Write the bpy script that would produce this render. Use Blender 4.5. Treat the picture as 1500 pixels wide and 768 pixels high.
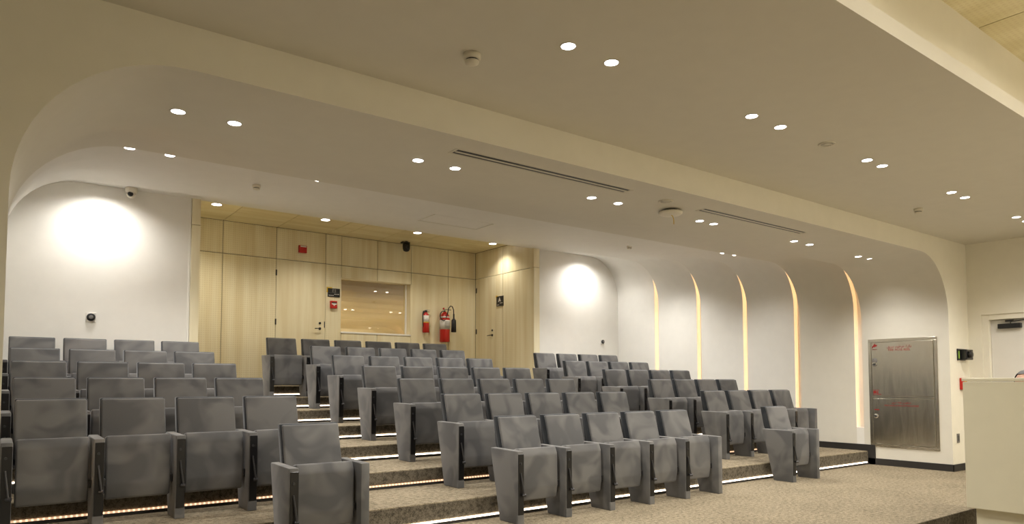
import bpy, bmesh, math, random
from mathutils import Vector, Matrix
random.seed(7)
S = bpy.context.scene
COL = S.collection
for o in list(bpy.data.objects): bpy.data.objects.remove(o)

# ------------------------------------------------------------------ camera
FPX, CYPX = 1019.0, 508.0
YAW, PITCH, ROLL = 0.640, 0.0516, -0.0008
CAM = Vector((-2.923, -5.452, 1.277))
fw = Vector((math.sin(YAW)*math.cos(PITCH), math.cos(YAW)*math.cos(PITCH), math.sin(PITCH)))
rt = Vector((math.cos(YAW), -math.sin(YAW), 0)); up = rt.cross(fw)
r2 = rt*math.cos(ROLL)+up*math.sin(ROLL); u2 = up*math.cos(ROLL)-rt*math.sin(ROLL)
cd = bpy.data.cameras.new('camera'); cam = bpy.data.objects.new('camera', cd); COL.objects.link(cam)
cd.sensor_fit = 'HORIZONTAL'; cd.sensor_width = 36.0; cd.lens = FPX/1500*36.0
cd.shift_y = (CYPX-384.0)/1500.0; cd.clip_start = 0.05; cd.clip_end = 100
cam.matrix_world = Matrix(((r2.x, u2.x, -fw.x, CAM.x), (r2.y, u2.y, -fw.y, CAM.y), (r2.z, u2.z, -fw.z, CAM.z), (0, 0, 0, 1)))
S.camera = cam
# ------------------------------------------------------------------ world, exposure, lamp levels
w = bpy.data.worlds.new('world'); S.world = w; w.use_nodes = True
w.node_tree.nodes['Background'].inputs[0].default_value = (0.9, 0.85, 0.7, 1)
w.node_tree.nodes['Background'].inputs[1].default_value = 0.0
S.view_settings.view_transform = 'Standard'; S.view_settings.look = 'None'
S.view_settings.gamma = 1.0; S.view_settings.use_curve_mapping = False
S.view_settings.exposure = 0.0
P_HALL, P_SOFFIT, P_TIER, P_WASH, P_RECESS, P_STAGE = 68, 70, 56, 150, 112, 215
E_STEP, E_SLOT, E_COVE = 6.0, 13.0, 3.0
LAMP_COL = (1.0, 0.965, 0.91); STAGE_COL = (1.0, 0.92, 0.77)

# ------------------------------------------------------------------ dimensions (metres)
XL, XR = -2.89, 8.10                    # side walls of the seating hall
Y0, YB, YW = -1.19, 5.43, 7.50          # arch plane, back wall, wood wall of the recess
RX0, RX1 = -0.55, 5.70                  # recess sides
HALL_Z, STAGE_Z, REC_Z = 3.345, 4.00, 4.18
HX0, HX1, HY0 = -6.6, 8.78, -9.6        # front hall
LZ = [0.0, 0.204, 0.377, 0.550, 0.722, 0.892, 1.055, 1.222]       # tier levels
RY = [0.0, 0.999, 2.020, 3.043, 4.068, 4.924, 5.870]              # row lines
STEPY = [y+0.016 for y in RY]
SLOTS = [(0.066, 0.184), (1.123, 1.224), (2.144, 2.239), (3.188, 3.287), (4.259, 4.370)]
SHZ = [3.085, 3.262, 3.420, 3.585, 3.735, 3.975]
RAD = 0.84

# ------------------------------------------------------------------ materials
def nmat(name):
    m = bpy.data.materials.new(name); m.use_nodes = True
    return m, m.node_tree, m.node_tree.nodes['Principled BSDF']
def setp(b, **k):
    for a, v in k.items():
        b.inputs[a.replace('_', ' ')].default_value = v
def simple(name, col, rough=0.6, metal=0.0, **k):
    m, t, b = nmat(name); setp(b, Base_Color=(*col, 1), Roughness=rough, Metallic=metal, **k)
    # faint procedural variation in tone
    n = t.nodes.new('ShaderNodeTexNoise'); n.inputs['Scale'].default_value = 6
    mx = t.nodes.new('ShaderNodeMix'); mx.data_type = 'RGBA'; mx.blend_type = 'MULTIPLY'
    r = t.nodes.new('ShaderNodeValToRGB'); r.color_ramp.elements[0].color = (.93, .93, .93, 1); r.color_ramp.elements[1].color = (1, 1, 1, 1)
    g = t.nodes.new('ShaderNodeNewGeometry')
    t.links.new(g.outputs['Position'], n.inputs['Vector']); t.links.new(n.outputs['Fac'], r.inputs[0])
    mx.inputs[0].default_value = 1.0; mx.inputs[6].default_value = (*col, 1)
    t.links.new(r.outputs[0], mx.inputs[7]); t.links.new(mx.outputs[2], b.inputs['Base Color'])
    return m
def emit(name, col, s):
    m, t, b = nmat(name); setp(b, Base_Color=(0.9, 0.9, 0.9, 1), Emission_Color=(*col, 1), Emission_Strength=s); return m
def carpet(name, a, c):
    m, t, b = nmat(name); setp(b, Roughness=0.95, Specular_IOR_Level=0.1)
    g = t.nodes.new('ShaderNodeNewGeometry')
    v = t.nodes.new('ShaderNodeTexVoronoi'); v.inputs['Scale'].default_value = 90
    n = t.nodes.new('ShaderNodeTexNoise'); n.inputs['Scale'].default_value = 28; n.inputs['Detail'].default_value = 4
    n2 = t.nodes.new('ShaderNodeTexNoise'); n2.inputs['Scale'].default_value = 1.6
    for x in (v, n, n2): t.links.new(g.outputs['Position'], x.inputs['Vector'])
    ad = t.nodes.new('ShaderNodeMath'); ad.operation = 'MULTIPLY_ADD'; ad.inputs[1].default_value = 0.45
    t.links.new(v.outputs['Distance'], ad.inputs[0]); t.links.new(n.outputs['Fac'], ad.inputs[2])
    ad2 = t.nodes.new('ShaderNodeMath'); ad2.operation = 'MULTIPLY_ADD'; ad2.inputs[1].default_value = 0.25
    t.links.new(n2.outputs['Fac'], ad2.inputs[0]); t.links.new(ad.outputs[0], ad2.inputs[2])
    r = t.nodes.new('ShaderNodeValToRGB')
    r.color_ramp.elements[0].position = 0.55; r.color_ramp.elements[0].color = (*a, 1)
    r.color_ramp.elements[1].position = 1.0; r.color_ramp.elements[1].color = (*c, 1)
    t.links.new(ad2.outputs[0], r.inputs[0]); t.links.new(r.outputs[0], b.inputs['Base Color'])
    bp = t.nodes.new('ShaderNodeBump'); bp.inputs['Strength'].default_value = 0.5; bp.inputs['Distance'].default_value = 0.006
    t.links.new(ad.outputs[0], bp.inputs['Height']); t.links.new(bp.outputs[0], b.inputs['Normal'])
    return m
def wood(name, a, c, dots=True, sc=(7, 7, .35), rough=0.35):
    m, t, b = nmat(name); setp(b, Roughness=rough, Specular_IOR_Level=0.4)
    g = t.nodes.new('ShaderNodeNewGeometry'); oi = t.nodes.new('ShaderNodeObjectInfo')
    mp = t.nodes.new('ShaderNodeMapping'); mp.inputs['Scale'].default_value = sc
    ad = t.nodes.new('ShaderNodeVectorMath'); ad.operation = 'ADD'
    rv = t.nodes.new('ShaderNodeVectorMath'); rv.operation = 'SCALE'; rv.inputs[0].default_value = (3, 5, 1)
    t.links.new(oi.outputs['Random'], rv.inputs['Scale'])
    t.links.new(g.outputs['Position'], ad.inputs[0]); t.links.new(rv.outputs[0], ad.inputs[1]); t.links.new(ad.outputs[0], mp.inputs[0])
    n = t.nodes.new('ShaderNodeTexNoise'); n.inputs['Scale'].default_value = 1.0; n.inputs['Detail'].default_value = 5; n.inputs['Roughness'].default_value = .55
    t.links.new(mp.outputs[0], n.inputs['Vector'])
    r = t.nodes.new('ShaderNodeValToRGB'); r.color_ramp.elements[0].position = .36; r.color_ramp.elements[1].position = .66
    r.color_ramp.elements[0].color = (*a, 1); r.color_ramp.elements[1].color = (*c, 1)
    t.links.new(n.outputs['Fac'], r.inputs[0]); out = r.outputs[0]
    if dots:   # fine acoustic perforation
        v = t.nodes.new('ShaderNodeTexVoronoi'); v.inputs['Scale'].default_value = 26; v.inputs['Randomness'].default_value = 0
        t.links.new(g.outputs['Position'], v.inputs['Vector'])
        lt = t.nodes.new('ShaderNodeMath'); lt.operation = 'LESS_THAN'; lt.inputs[1].default_value = 0.30
        t.links.new(v.outputs['Distance'], lt.inputs[0])
        k = t.nodes.new('ShaderNodeMath'); k.operation = 'MULTIPLY'; k.inputs[1].default_value = 0.16
        t.links.new(lt.outputs[0], k.inputs[0])
        mx = t.nodes.new('ShaderNodeMix'); mx.data_type = 'RGBA'; mx.inputs[7].default_value = (.40, .27, .10, 1)
        t.links.new(k.outputs[0], mx.inputs[0]); t.links.new(out, mx.inputs[6]); out = mx.outputs[2]
    t.links.new(out, b.inputs['Base Color'])
    return m
def velvet(name, a, c):
    m, t, b = nmat(name); setp(b, Roughness=0.85, Specular_IOR_Level=0.2, Sheen_Weight=0.35, Sheen_Roughness=0.4, Sheen_Tint=(.8, .8, .82, 1))
    tc = t.nodes.new('ShaderNodeTexCoord'); oi = t.nodes.new('ShaderNodeObjectInfo')
    rv = t.nodes.new('ShaderNodeVectorMath'); rv.operation = 'SCALE'; rv.inputs[0].default_value = (31, 17, 23)
    t.links.new(oi.outputs['Random'], rv.inputs['Scale'])
    ad = t.nodes.new('ShaderNodeVectorMath'); ad.operation = 'ADD'
    t.links.new(tc.outputs['Object'], ad.inputs[0]); t.links.new(rv.outputs[0], ad.inputs[1])
    n = t.nodes.new('ShaderNodeTexNoise'); n.inputs['Scale'].default_value = 3.6; n.inputs['Detail'].default_value = 1.5; n.inputs['Distortion'].default_value = .8
    t.links.new(ad.outputs[0], n.inputs['Vector'])
    f = t.nodes.new('ShaderNodeTexNoise'); f.inputs['Scale'].default_value = 160
    t.links.new(ad.outputs[0], f.inputs['Vector'])
    r = t.nodes.new('ShaderNodeValToRGB'); r.color_ramp.elements[0].position = .40; r.color_ramp.elements[1].position = .60
    r.color_ramp.elements[0].color = (*a, 1); r.color_ramp.elements[1].color = (*c, 1)
    t.links.new(n.outputs['Fac'], r.inputs[0]); t.links.new(r.outputs[0], b.inputs['Base Color'])
    bp = t.nodes.new('ShaderNodeBump'); bp.inputs['Strength'].default_value = .15; bp.inputs['Distance'].default_value = .002
    t.links.new(f.outputs['Fac'], bp.inputs['Height']); t.links.new(bp.outputs[0], b.inputs['Normal'])
    return m
def steel(name):
    m, t, b = nmat(name); setp(b, Metallic=1.0, Roughness=0.34)
    g = t.nodes.new('ShaderNodeNewGeometry'); mp = t.nodes.new('ShaderNodeMapping'); mp.inputs['Scale'].default_value = (3, 9, 1.2)
    n = t.nodes.new('ShaderNodeTexNoise'); n.inputs['Detail'].default_value = 6; n.inputs['Distortion'].default_value = 1.2; n.inputs['Scale'].default_value = 1.4
    t.links.new(g.outputs['Position'], mp.inputs[0]); t.links.new(mp.outputs[0], n.inputs['Vector'])
    r = t.nodes.new('ShaderNodeValToRGB'); r.color_ramp.elements[0].color = (.46, .44, .38, 1); r.color_ramp.elements[1].color = (.66, .63, .54, 1)
    r2_ = t.nodes.new('ShaderNodeMapRange'); r2_.inputs[3].default_value = .14; r2_.inputs[4].default_value = .30
    t.links.new(n.outputs['Fac'], r.inputs[0]); t.links.new(n.outputs['Fac'], r2_.inputs[0])
    t.links.new(r.outputs[0], b.inputs['Base Color']); t.links.new(r2_.outputs[0], b.inputs['Roughness'])
    return m
M = {}
M['white'] = simple('white_paint', (.80, .785, .74), .55)
M['ceil'] = simple('ceiling_paint_shell_shade', (.70, .67, .59), .6)
M['hall'] = simple('hall_paint', (.80, .765, .66), .6)
M['carpet'] = carpet('carpet', (.088, .071, .046), (.275, .229, .158))
M['riser'] = carpet('carpet_riser_shade', (.04, .034, .026), (.15, .13, .098))  # like the tread carpet, with the riser's shade put into the colour
M['wood'] = wood('maple_panel', (.73, .64, .41), (.84, .78, .58))
M['woodplain'] = wood('maple_door', (.73, .64, .42), (.83, .77, .57), dots=False)
M['woodceil'] = wood('maple_ceiling', (.71, .61, .35), (.82, .74, .50), sc=(.6, 6, 6))
M['woodstage'] = wood('maple_stage', (.62, .54, .30), (.76, .69, .46), sc=(3, .5, 3))
M['woodroom'] = wood('maple_room', (.62, .44, .18), (.80, .62, .32), dots=False, sc=(.25, .25, 5))
M['joint'] = simple('dark_joint', (.05, .035, .018), .9)
M['velvet'] = velvet('grey_velvet', (.085, .084, .085), (.138, .134, .131))
M['velvetarm'] = velvet('grey_velvet_arm', (.10, .099, .099), (.155, .151, .146))
M['shell'] = velvet('charcoal_velvet', (.020, .023, .027), (.032, .036, .041))
M['black'] = simple('black_plastic', (.012, .012, .013), .35)
M['blackgloss'] = simple('black_gloss', (.004, .004, .005), .35)
M['lever'] = simple('dark_metal', (.055, .055, .06), .4, .6)
M['base'] = simple('dark_baseboard', (.022, .020, .019), .5)
M['steel'] = steel('brushed_steel')
M['chrome'] = simple('chrome', (.8, .8, .8), .12, 1.0)
M['alu'] = simple('aluminium', (.5, .48, .45), .4, .9)
M['red'] = simple('red_enamel', (.50, .018, .012), .3)
M['redprint'] = simple('red_print', (.30, .018, .016), .5)
M['label'] = simple('paper_label', (.72, .70, .66), .6)
M['ink'] = simple('print_ink', (.03, .03, .03), .6)
M['offwhite'] = simple('off_white_plastic', (.74, .70, .60), .45)
M['cream'] = simple('cream_laminate', (.70, .67, .53), .4)
M['doorp'] = simple('door_paint', (.72, .70, .66), .45)
M['yellow'] = simple('yellow_plastic', (.75, .50, .05), .5)
M['grey'] = simple('grey_plastic', (.16, .15, .14), .5)
M['green'] = simple('green_plastic', (.25, .42, .06), .4)
M['lens'] = emit('lamp_lens', (1, .97, .95), 14)
M['lensoff'] = simple('lamp_lens_off', (.5, .5, .48), .3)
M['slotled'] = emit('slot_led', (1, .55, .25), E_SLOT)
M['cove'] = emit('cove_led', (1, .86, .62), E_COVE)
M['stepled'] = emit('step_led', (1, .84, .66), E_STEP)
def dotted():
    m, t, b = nmat('step_led_beads'); setp(b, Base_Color=(.5, .35, .25, 1), Emission_Color=(1, .62, .38, 1))
    g = t.nodes.new('ShaderNodeNewGeometry'); sx = t.nodes.new('ShaderNodeSeparateXYZ'); t.links.new(g.outputs['Position'], sx.inputs[0])
    s = t.nodes.new('ShaderNodeMath'); s.operation = 'MULTIPLY'; s.inputs[1].default_value = 2*math.pi/0.036; t.links.new(sx.outputs[0], s.inputs[0])
    c = t.nodes.new('ShaderNodeMath'); c.operation = 'SINE'; t.links.new(s.outputs[0], c.inputs[0])
    r = t.nodes.new('ShaderNodeMapRange'); r.inputs[1].default_value = -.2; r.inputs[2].default_value = .8; r.inputs[3].default_value = .7; r.inputs[4].default_value = 1.9
    t.links.new(c.outputs[0], r.inputs[0]); t.links.new(r.outputs[0], b.inputs['Emission Strength']); return m
M['stepbeads'] = dotted()
def glassmat():
    m, t, b = nmat('window_glass')
    out = t.nodes['Material Output']; t.nodes.remove(b)
    gl = t.nodes.new('ShaderNodeBsdfGlossy'); gl.inputs['Roughness'].default_value = .02; gl.inputs['Color'].default_value = (1, .97, .9, 1)
    tr = t.nodes.new('ShaderNodeBsdfTransparent'); tr.inputs['Color'].default_value = (.93, .92, .88, 1)
    mx = t.nodes.new('ShaderNodeMixShader'); mx.inputs[0].default_value = .22
    t.links.new(tr.outputs[0], mx.inputs[1]); t.links.new(gl.outputs[0], mx.inputs[2]); t.links.new(mx.outputs[0], out.inputs[0]); return m
M['glass'] = glassmat()
M['skin'] = simple('skin', (.55, .33, .24), .5)
M['hair'] = simple('grey_hair', (.10, .10, .10), .7)
M['shirt'] = simple('dark_shirt', (.06, .07, .10), .8)

# ------------------------------------------------------------------ mesh helpers
def add_obj(name, me, parent=None, mat=None):
    o = bpy.data.objects.new(name, me); COL.objects.link(o)
    if parent: o.parent = parent
    if mat is not None and me is not None and not me.materials: me.materials.append(mat)
    return o
def mesh(name, verts, faces, mat=None, smooth=False):
    me = bpy.data.meshes.new(name); me.from_pydata([tuple(v) for v in verts], [], faces)
    if smooth:
        for p in me.polygons: p.use_smooth = True
    if mat: me.materials.append(mat)
    return me
def bm_mesh(name, bm, mat=None, smooth=False):
    bmesh.ops.recalc_face_normals(bm, faces=bm.faces[:])
    me = bpy.data.meshes.new(name); bm.to_mesh(me); bm.free()
    if smooth:
        for p in me.polygons: p.use_smooth = True
    if mat: me.materials.append(mat)
    return me
def bm_box(bm, x0, x1, y0, y1, z0, z1, bev=0, seg=2):
    r = bmesh.ops.create_cube(bm, size=1.0)
    vs = r['verts']
    for v in vs:
        v.co = Vector((x0+(v.co.x+.5)*(x1-x0), y0+(v.co.y+.5)*(y1-y0), z0+(v.co.z+.5)*(z1-z0)))
    if bev:
        es = list({e for v in vs for e in v.link_edges})
        bmesh.ops.bevel(bm, geom=es, offset=bev, segments=seg, profile=.5, affect='EDGES')
    return vs
def box(name, b, mat, parent=None, bev=0, seg=2):
    bm = bmesh.new(); bm_box(bm, *b, bev=bev, seg=seg)
    return add_obj(name, bm_mesh(name, bm, mat), parent)
def bm_cyl(bm, p0, p1, r0, r1=None, n=20, caps=True):
    p0, p1 = Vector(p0), Vector(p1); r1 = r0 if r1 is None else r1
    d = (p1-p0); q = d.to_track_quat('Z', 'Y')
    A = [bm.verts.new(p0+q @ Vector((r0*math.cos(2*math.pi*i/n), r0*math.sin(2*math.pi*i/n), 0))) for i in range(n)]
    B = [bm.verts.new(p1+q @ Vector((r1*math.cos(2*math.pi*i/n), r1*math.sin(2*math.pi*i/n), 0))) for i in range(n)]
    for i in range(n): bm.faces.new((A[i], A[(i+1) % n], B[(i+1) % n], B[i]))
    if caps: bm.faces.new(A[::-1]); bm.faces.new(B)
def cyl(name, p0, p1, r0, mat, parent=None, r1=None, n=20):
    bm = bmesh.new(); bm_cyl(bm, p0, p1, r0, r1, n); return add_obj(name, bm_mesh(name, bm, mat), parent)
def lathe(name, prof, mat, parent=None, loc=(0, 0, 0), axis='Z', n=24):
    bm = bmesh.new(); rings = []
    for r, h in prof:
        ring = []
        for i in range(n):
            a = 2*math.pi*i/n; p = Vector((r*math.cos(a), r*math.sin(a), h))
            if axis == '-Y': p = Vector((p.x, -p.z, p.y))
            if axis == '-X': p = Vector((-p.z, p.x, p.y))
            ring.append(bm.verts.new(p+Vector(loc)))
        rings.append(ring)
    for a, b in zip(rings, rings[1:]):
        for i in range(n): bm.faces.new((a[i], a[(i+1) % n], b[(i+1) % n], b[i]))
    bm.faces.new(rings[0][::-1]); bm.faces.new(rings[-1])
    return add_obj(name, bm_mesh(name, bm, mat, True), parent)
def tube(name, pts, rad, mat, parent=None, n=8):
    pts = [Vector(p) for p in pts]; bm = bmesh.new(); rings = []
    for i, p in enumerate(pts):
        d = (pts[min(i+1, len(pts)-1)]-pts[max(i-1, 0)]).normalized()
        a = d.orthogonal().normalized() if not rings else None
        if a is None:
            a = (prev - d*prev.dot(d)).normalized()
        prev = a; b = d.cross(a)
        rings.append([bm.verts.new(p+(a*math.cos(2*math.pi*k/n)+b*math.sin(2*math.pi*k/n))*rad) for k in range(n)])
    for A, B in zip(rings, rings[1:]):
        for k in range(n): bm.faces.new((A[k], A[(k+1) % n], B[(k+1) % n], B[k]))
    bm.faces.new(rings[0][::-1]); bm.faces.new(rings[-1])
    return add_obj(name, bm_mesh(name, bm, mat, True), parent)
def tag(o, label, cat, group=None):
    o['label'] = label; o['category'] = cat
    if group: o['group'] = group
    return o
def struct(o, label=None):
    o['kind'] = 'structure'
    if label: o['label'] = label
    return o
def empty(name, loc=(0, 0, 0), rz=0):
    o = bpy.data.objects.new(name, None); COL.objects.link(o); o.location = loc; o.rotation_euler = (0, 0, rz); o.empty_display_size = .1
    return o
def copy_tree(o, parent=None):
    c = o.copy(); COL.objects.link(c); c.parent = parent
    for ch in list(o.children): copy_tree(ch, c)
    return c
def text(name, body, size, mat, parent, mtx, align='CENTER'):
    cu = bpy.data.curves.new(name, 'FONT'); cu.body = body; cu.size = size; cu.align_x = align; cu.align_y = 'CENTER'; cu.extrude = 0.0006; cu.resolution_u = 2
    t = bpy.data.objects.new(name+'_tmp', cu); COL.objects.link(t)
    dg = bpy.context.evaluated_depsgraph_get()
    me = bpy.data.meshes.new_from_object(t.evaluated_get(dg))
    bpy.data.objects.remove(t); me.materials.clear(); me.materials.append(mat)
    me.transform(mtx)
    return add_obj(name, me, parent)
def frame(origin, xdir, ydir):      # text plane: local x, y to world
    x = Vector(xdir).normalized(); y = Vector(ydir).normalized(); z = x.cross(y); o = Vector(origin)
    return Matrix(((x.x, y.x, z.x, o.x), (x.y, y.y, z.y, o.y), (x.z, y.z, z.z, o.z), (0, 0, 0, 1)))

# ================================================================== STRUCTURE
# ---- stepped arched shells over the seating, with light slots between them
NA = 14
def profile(z, zb, d_out=0.0):
    """cross-section points (x, z) left floor -> over -> right floor, with optional outward recess (light slot)"""
    L = []
    zs = z-RAD
    L.append((XL, -.35)); L.append((XL, zb))
    L.append((XL-d_out, zb))
    for i in range(NA+1):
        a = math.pi/2*i/NA
        d = d_out*math.cos(a)
        L.append((XL+RAD-(RAD+d)*math.cos(a), zs+(RAD+d)*math.sin(a)))
    R = [(XL+XR-x, h) for x, h in reversed(L)]
    return L+R
arch = empty('wall_arch', ((XL+XR)/2, Y0, 0)); struct(arch, 'white arched ceiling and side walls stepping up over the seats')
def sheet(name, rows, mat, parent, smooth=True):
    """rows: list of polylines (same length) -> quads"""
    n = len(rows[0]); vs = [p for r in rows for p in r]; fs = []
    for i in range(len(rows)-1):
        for j in range(n-1):
            q = (i*n+j, i*n+j+1, (i+1)*n+j+1, (i+1)*n+j)
            a = [Vector(vs[k]) for k in q]
            if ((a[1]-a[0]).length < 1e-6 and (a[2]-a[3]).length < 1e-6) or ((a[3]-a[0]).length < 1e-6 and (a[2]-a[1]).length < 1e-6): continue
            fs.append(q)
    bm = bmesh.new(); bv = [bm.verts.new(v) for v in vs]
    for f in fs: bm.faces.new([bv[k] for k in f])
    bmesh.ops.remove_doubles(bm, verts=bm.verts[:], dist=1e-5)
    for f in bm.faces: f.smooth = smooth
    me = bpy.data.meshes.new(name); bm.to_mesh(me); bm.free(); me.materials.append(mat)
    o = add_obj(name, me, None)
    if parent: o.parent = parent; o.matrix_parent_inverse = Matrix.Translation(-parent.location)
    if smooth:
        o.data.set_sharp_from_angle(angle=math.radians(35))
    return o
ends = [Y0]+[v for s in SLOTS for v in s]+[YB]
for k in range(6):
    ya, yb = ends[2*k], ends[2*k+1]
    zb = LZ[min(k, 6)]+.36
    P = profile(SHZ[k], zb)
    sheet('arch_shell', [[(x, ya, z) for x, z in P], [(x, yb, z) for x, z in P]], M['ceil'] if k < 2 else M['white'], arch)  # front two shells darker: shading of the ceiling step put into their colour
DS = 0.12
for k, (ya, yb) in enumerate(SLOTS):
    zb = LZ[k+1]+.36
    A = profile(SHZ[k], zb); D = profile(SHZ[k+1], zb); B = profile(SHZ[k+1], zb, DS)
    sheet('light_slot', [[(x, ya, z) for x, z in A], [(x, ya, z) for x, z in B], [(x, yb, z) for x, z in B], [(x, yb, z) for x, z in D]], M['white'], arch)
    # led tape tucked behind the near lip, on both sides
    n = len(B); m = n//2
    T = profile(SHZ[k+1], zb+.02, DS-.006)
    for rng in (range(2, 2+NA-3), range(n-(NA-1), n-2)):
        sheet('led_strip', [[(T[i][0], ya+.006, T[i][1]) for i in rng], [(T[i][0], ya+.024, T[i][1]) for i in rng]], M['slotled'], arch)

# ---- arch front face (proscenium) and front hall shell
P0 = profile(SHZ[0], .3)
bm = bmesh.new()
def quad(*p): bm.faces.new([bm.verts.new(q) for q in p])
top = [p for p in P0 if p[1] >= SHZ[0]-RAD-1e-6]
for a, b in zip(top, top[1:]):
    if abs(a[0]-b[0]) > 1e-6: quad((a[0], Y0, a[1]), (b[0], Y0, b[1]), (b[0], Y0, HALL_Z), (a[0], Y0, HALL_Z))
quad((HX0, Y0, -.4), (XL, Y0, -.4), (XL, Y0, HALL_Z), (HX0, Y0, HALL_Z))
quad((XR, Y0, -.4), (HX1, Y0, -.4), (HX1, Y0, HALL_Z), (XR, Y0, HALL_Z))
bmesh.ops.remove_doubles(bm, verts=bm.verts[:], dist=1e-5)
struct(add_obj('wall_front', bm_mesh('wall_front', bm, M['hall'])), 'cream wall face around the rounded arch opening')
struct(box('ceiling', (HX0, HX1, -3.56, Y0, HALL_Z, HALL_Z+.11), M['ceil']), 'plain lower ceiling before the arch')
hallc = bpy.data.objects['ceiling']
box('cove_upstand', (HX0, HX1, -3.41, -3.38, HALL_Z+.10, STAGE_Z+.1), M['hall'], hallc)
box('cove_led', (HX0, HX1, -3.50, -3.47, HALL_Z+.112, HALL_Z+.122), M['cove'], hallc)
stc = struct(box('ceiling_stage', (HX0, HX1, HY0, -3.40, STAGE_Z+.02, STAGE_Z+.1), M['joint']), 'wood panelled ceiling over the stage area')
px = -6.6
xs = [3.075-1.2*i for i in range(9, -1, -1)]+[3.075+1.2*i for i in range(1, 6)]
for a, b in zip(xs, xs[1:]):
    for c, d in ((-3.40, -6.4), (-6.41, -9.6)):
        box('panel', (max(a, HX0)+.006, min(b, HX1)-.006, d, c, STAGE_Z, STAGE_Z+.02), M['woodstage'], stc)
struct(box('wall_left', (HX0-.1, HX0, HY0, Y0, -.4, 4.1), M['hall']), 'plain hall side wall')
struct(box('wall_stage', (HX0, HX1, HY0-.1, HY0, -.4, 4.1), M['hall']), 'plain wall behind the stage')
# right hall wall with a door opening
wr = struct(box('wall_right', (HX1, HX1+.12, -1.37, Y0, -.4, 4.1), M['hall']), 'plain hall wall with a white door')
box('wall_panel', (HX1, HX1+.12, HY0, -2.50, -.4, 4.1), M['hall'], wr)
box('wall_panel', (HX1, HX1+.12, -2.50, -1.37, 2.27, 4.1), M['hall'], wr)
d = struct(box('door_1', (HX1+.09, HX1+.13, -2.42, -1.455, 0, 2.185), M['doorp']), 'white flush door with a black closer')
box('door_frame', (HX1+.02, HX1+.14, -1.455, -1.37, 0, 2.27), M['hall'], d, .004)
box('door_frame', (HX1+.02, HX1+.14, -2.50, -2.42, 0, 2.27), M['hall'], d, .004)
box('door_frame', (HX1+.02, HX1+.14, -2.42, -1.455, 2.19, 2.27), M['hall'], d, .004)
box('edge_glint', (HX1+.083, HX1+.09, -1.475, -1.462, 0, 2.10), M['label'], d)  # pale strip standing in for light reflected along the door edge
cl = box('door_closer', (HX1+.03, HX1+.09, -1.85, -1.56, 2.055, 2.125), M['black'], d, .008)
tube('closer_arm', [(HX1+.05, -1.72, 2.125), (HX1+.04, -1.72, 2.15), (HX1-.02, -1.95, 2.165), (HX1+.03, -2.2, 2.175)], .008, M['black'], cl)
box('arm_shoe', (HX1+.02, HX1+.05, -1.76, -1.66, 2.15, 2.175), M['black'], cl)

# ---- floors and tiers
fl = struct(box('floor', (HX0, HX1, -2.53, .1, -.2, 0), M['carpet'], bev=.004), 'beige flecked carpet floor before the seats')
struct(box('floor_stage', (HX0, HX1, HY0, -2.50, -.3, -.17), M['carpet']), 'lower carpet floor beyond the carpeted step edge')
box('step_edge', (HX0, HX1, -2.536, -2.52, -.17, -.004), M['riser'], fl)
for k in range(1, 8):
    ya = STEPY[k-1]
    x0, x1 = (XL, XR) if k < 7 else (RX0, RX1)
    yb = STEPY[k]+.03 if k < 6 else (YB if k == 6 else YW)
    st = box('step', (x0, x1, ya, yb, LZ[k]-.45, LZ[k]), M['carpet'], fl, bev=.008)
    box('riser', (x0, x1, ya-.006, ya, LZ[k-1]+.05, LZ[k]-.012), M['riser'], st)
    box('led_channel', (x0, x1, ya-.022, ya, LZ[k-1], LZ[k-1]+.026), M['base'], st)
    box('led_strip', (x0+.02, x1-.06, ya-.018, ya-.004, LZ[k-1]+.026, LZ[k-1]+.041), M['stepbeads'] if k == 2 else M['stepled'], st)
box('step', (RX0, RX1, YB-.02, STEPY[6]+.02, LZ[6]-.45, LZ[6]), M['carpet'], fl)
# baseboards of the right wall follow the tiers
bb = struct(box('baseboard_right', (XR-.014, XR, Y0-.014, .06, 0, .10), M['base'], bev=.003), 'dark baseboard climbing with the tiers')
for k in range(1, 7):
    ya, yb = (STEPY[k-1]-.12, STEPY[k] if k < 6 else YB)
    box('baseboard', (XR-.014, XR, ya, yb, LZ[k-1]+(.0 if k > 1 else .0), LZ[k]+.10), M['base'], bb, .003)
box('baseboard', (XR-.014, HX1, Y0-.014, Y0, 0, .10), M['base'], bb, .003)
box('baseboard', (HX1-.014, HX1, -1.37, Y0, 0, .10), M['base'], bb, .003)
bl = struct(box('baseboard_left', (XL, XL+.012, Y0, 0.02, 0, .10), M['base'], bev=.003))
box('baseboard', (HX0, XL, Y0-.014, Y0, 0, .10), M['base'], bl)

# ---- back wall, left and right of the wood recess
struct(box('wall_back_left', (XL-.1, -.70, YB, YB+.14, .4, 4.3), M['white']), 'white back wall behind the seats beside the recess')
struct(box('wall_back_right', (5.885, XR+.1, YB, YB+.14, .4, 4.3), M['white']), 'white back wall between recess and slotted side wall')
struct(box('trim_1', (-.70, -.672, YB-.006, YB+.14, .8, 4.0), M['white'], bev=.003), 'white edge strip of the recess')
struct(box('trim_2', (5.853, 5.880, YB-.006, YB+.14, .8, 4.0), M['white'], bev=.003), 'white edge strip of the recess')
for nme, a, b in (('trim_3', -.668, RX0), ('trim_4', RX1+.004, 5.848)):
    t_ = struct(box(nme, (a, b, YB-.03, YB+.12, LZ[6], 3.585), M['woodplain']), 'maple veneer jamb of the recess')
    box('panel', (a, b, YB-.03, YB+.12, 3.593, 4.15), M['woodplain'], t_)
struct(box('ceiling_bulkhead', (RX0-.15, 5.9, YB-.02, YB+.05, 3.98, 4.25), M['white']), 'white edge above the recess')

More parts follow.
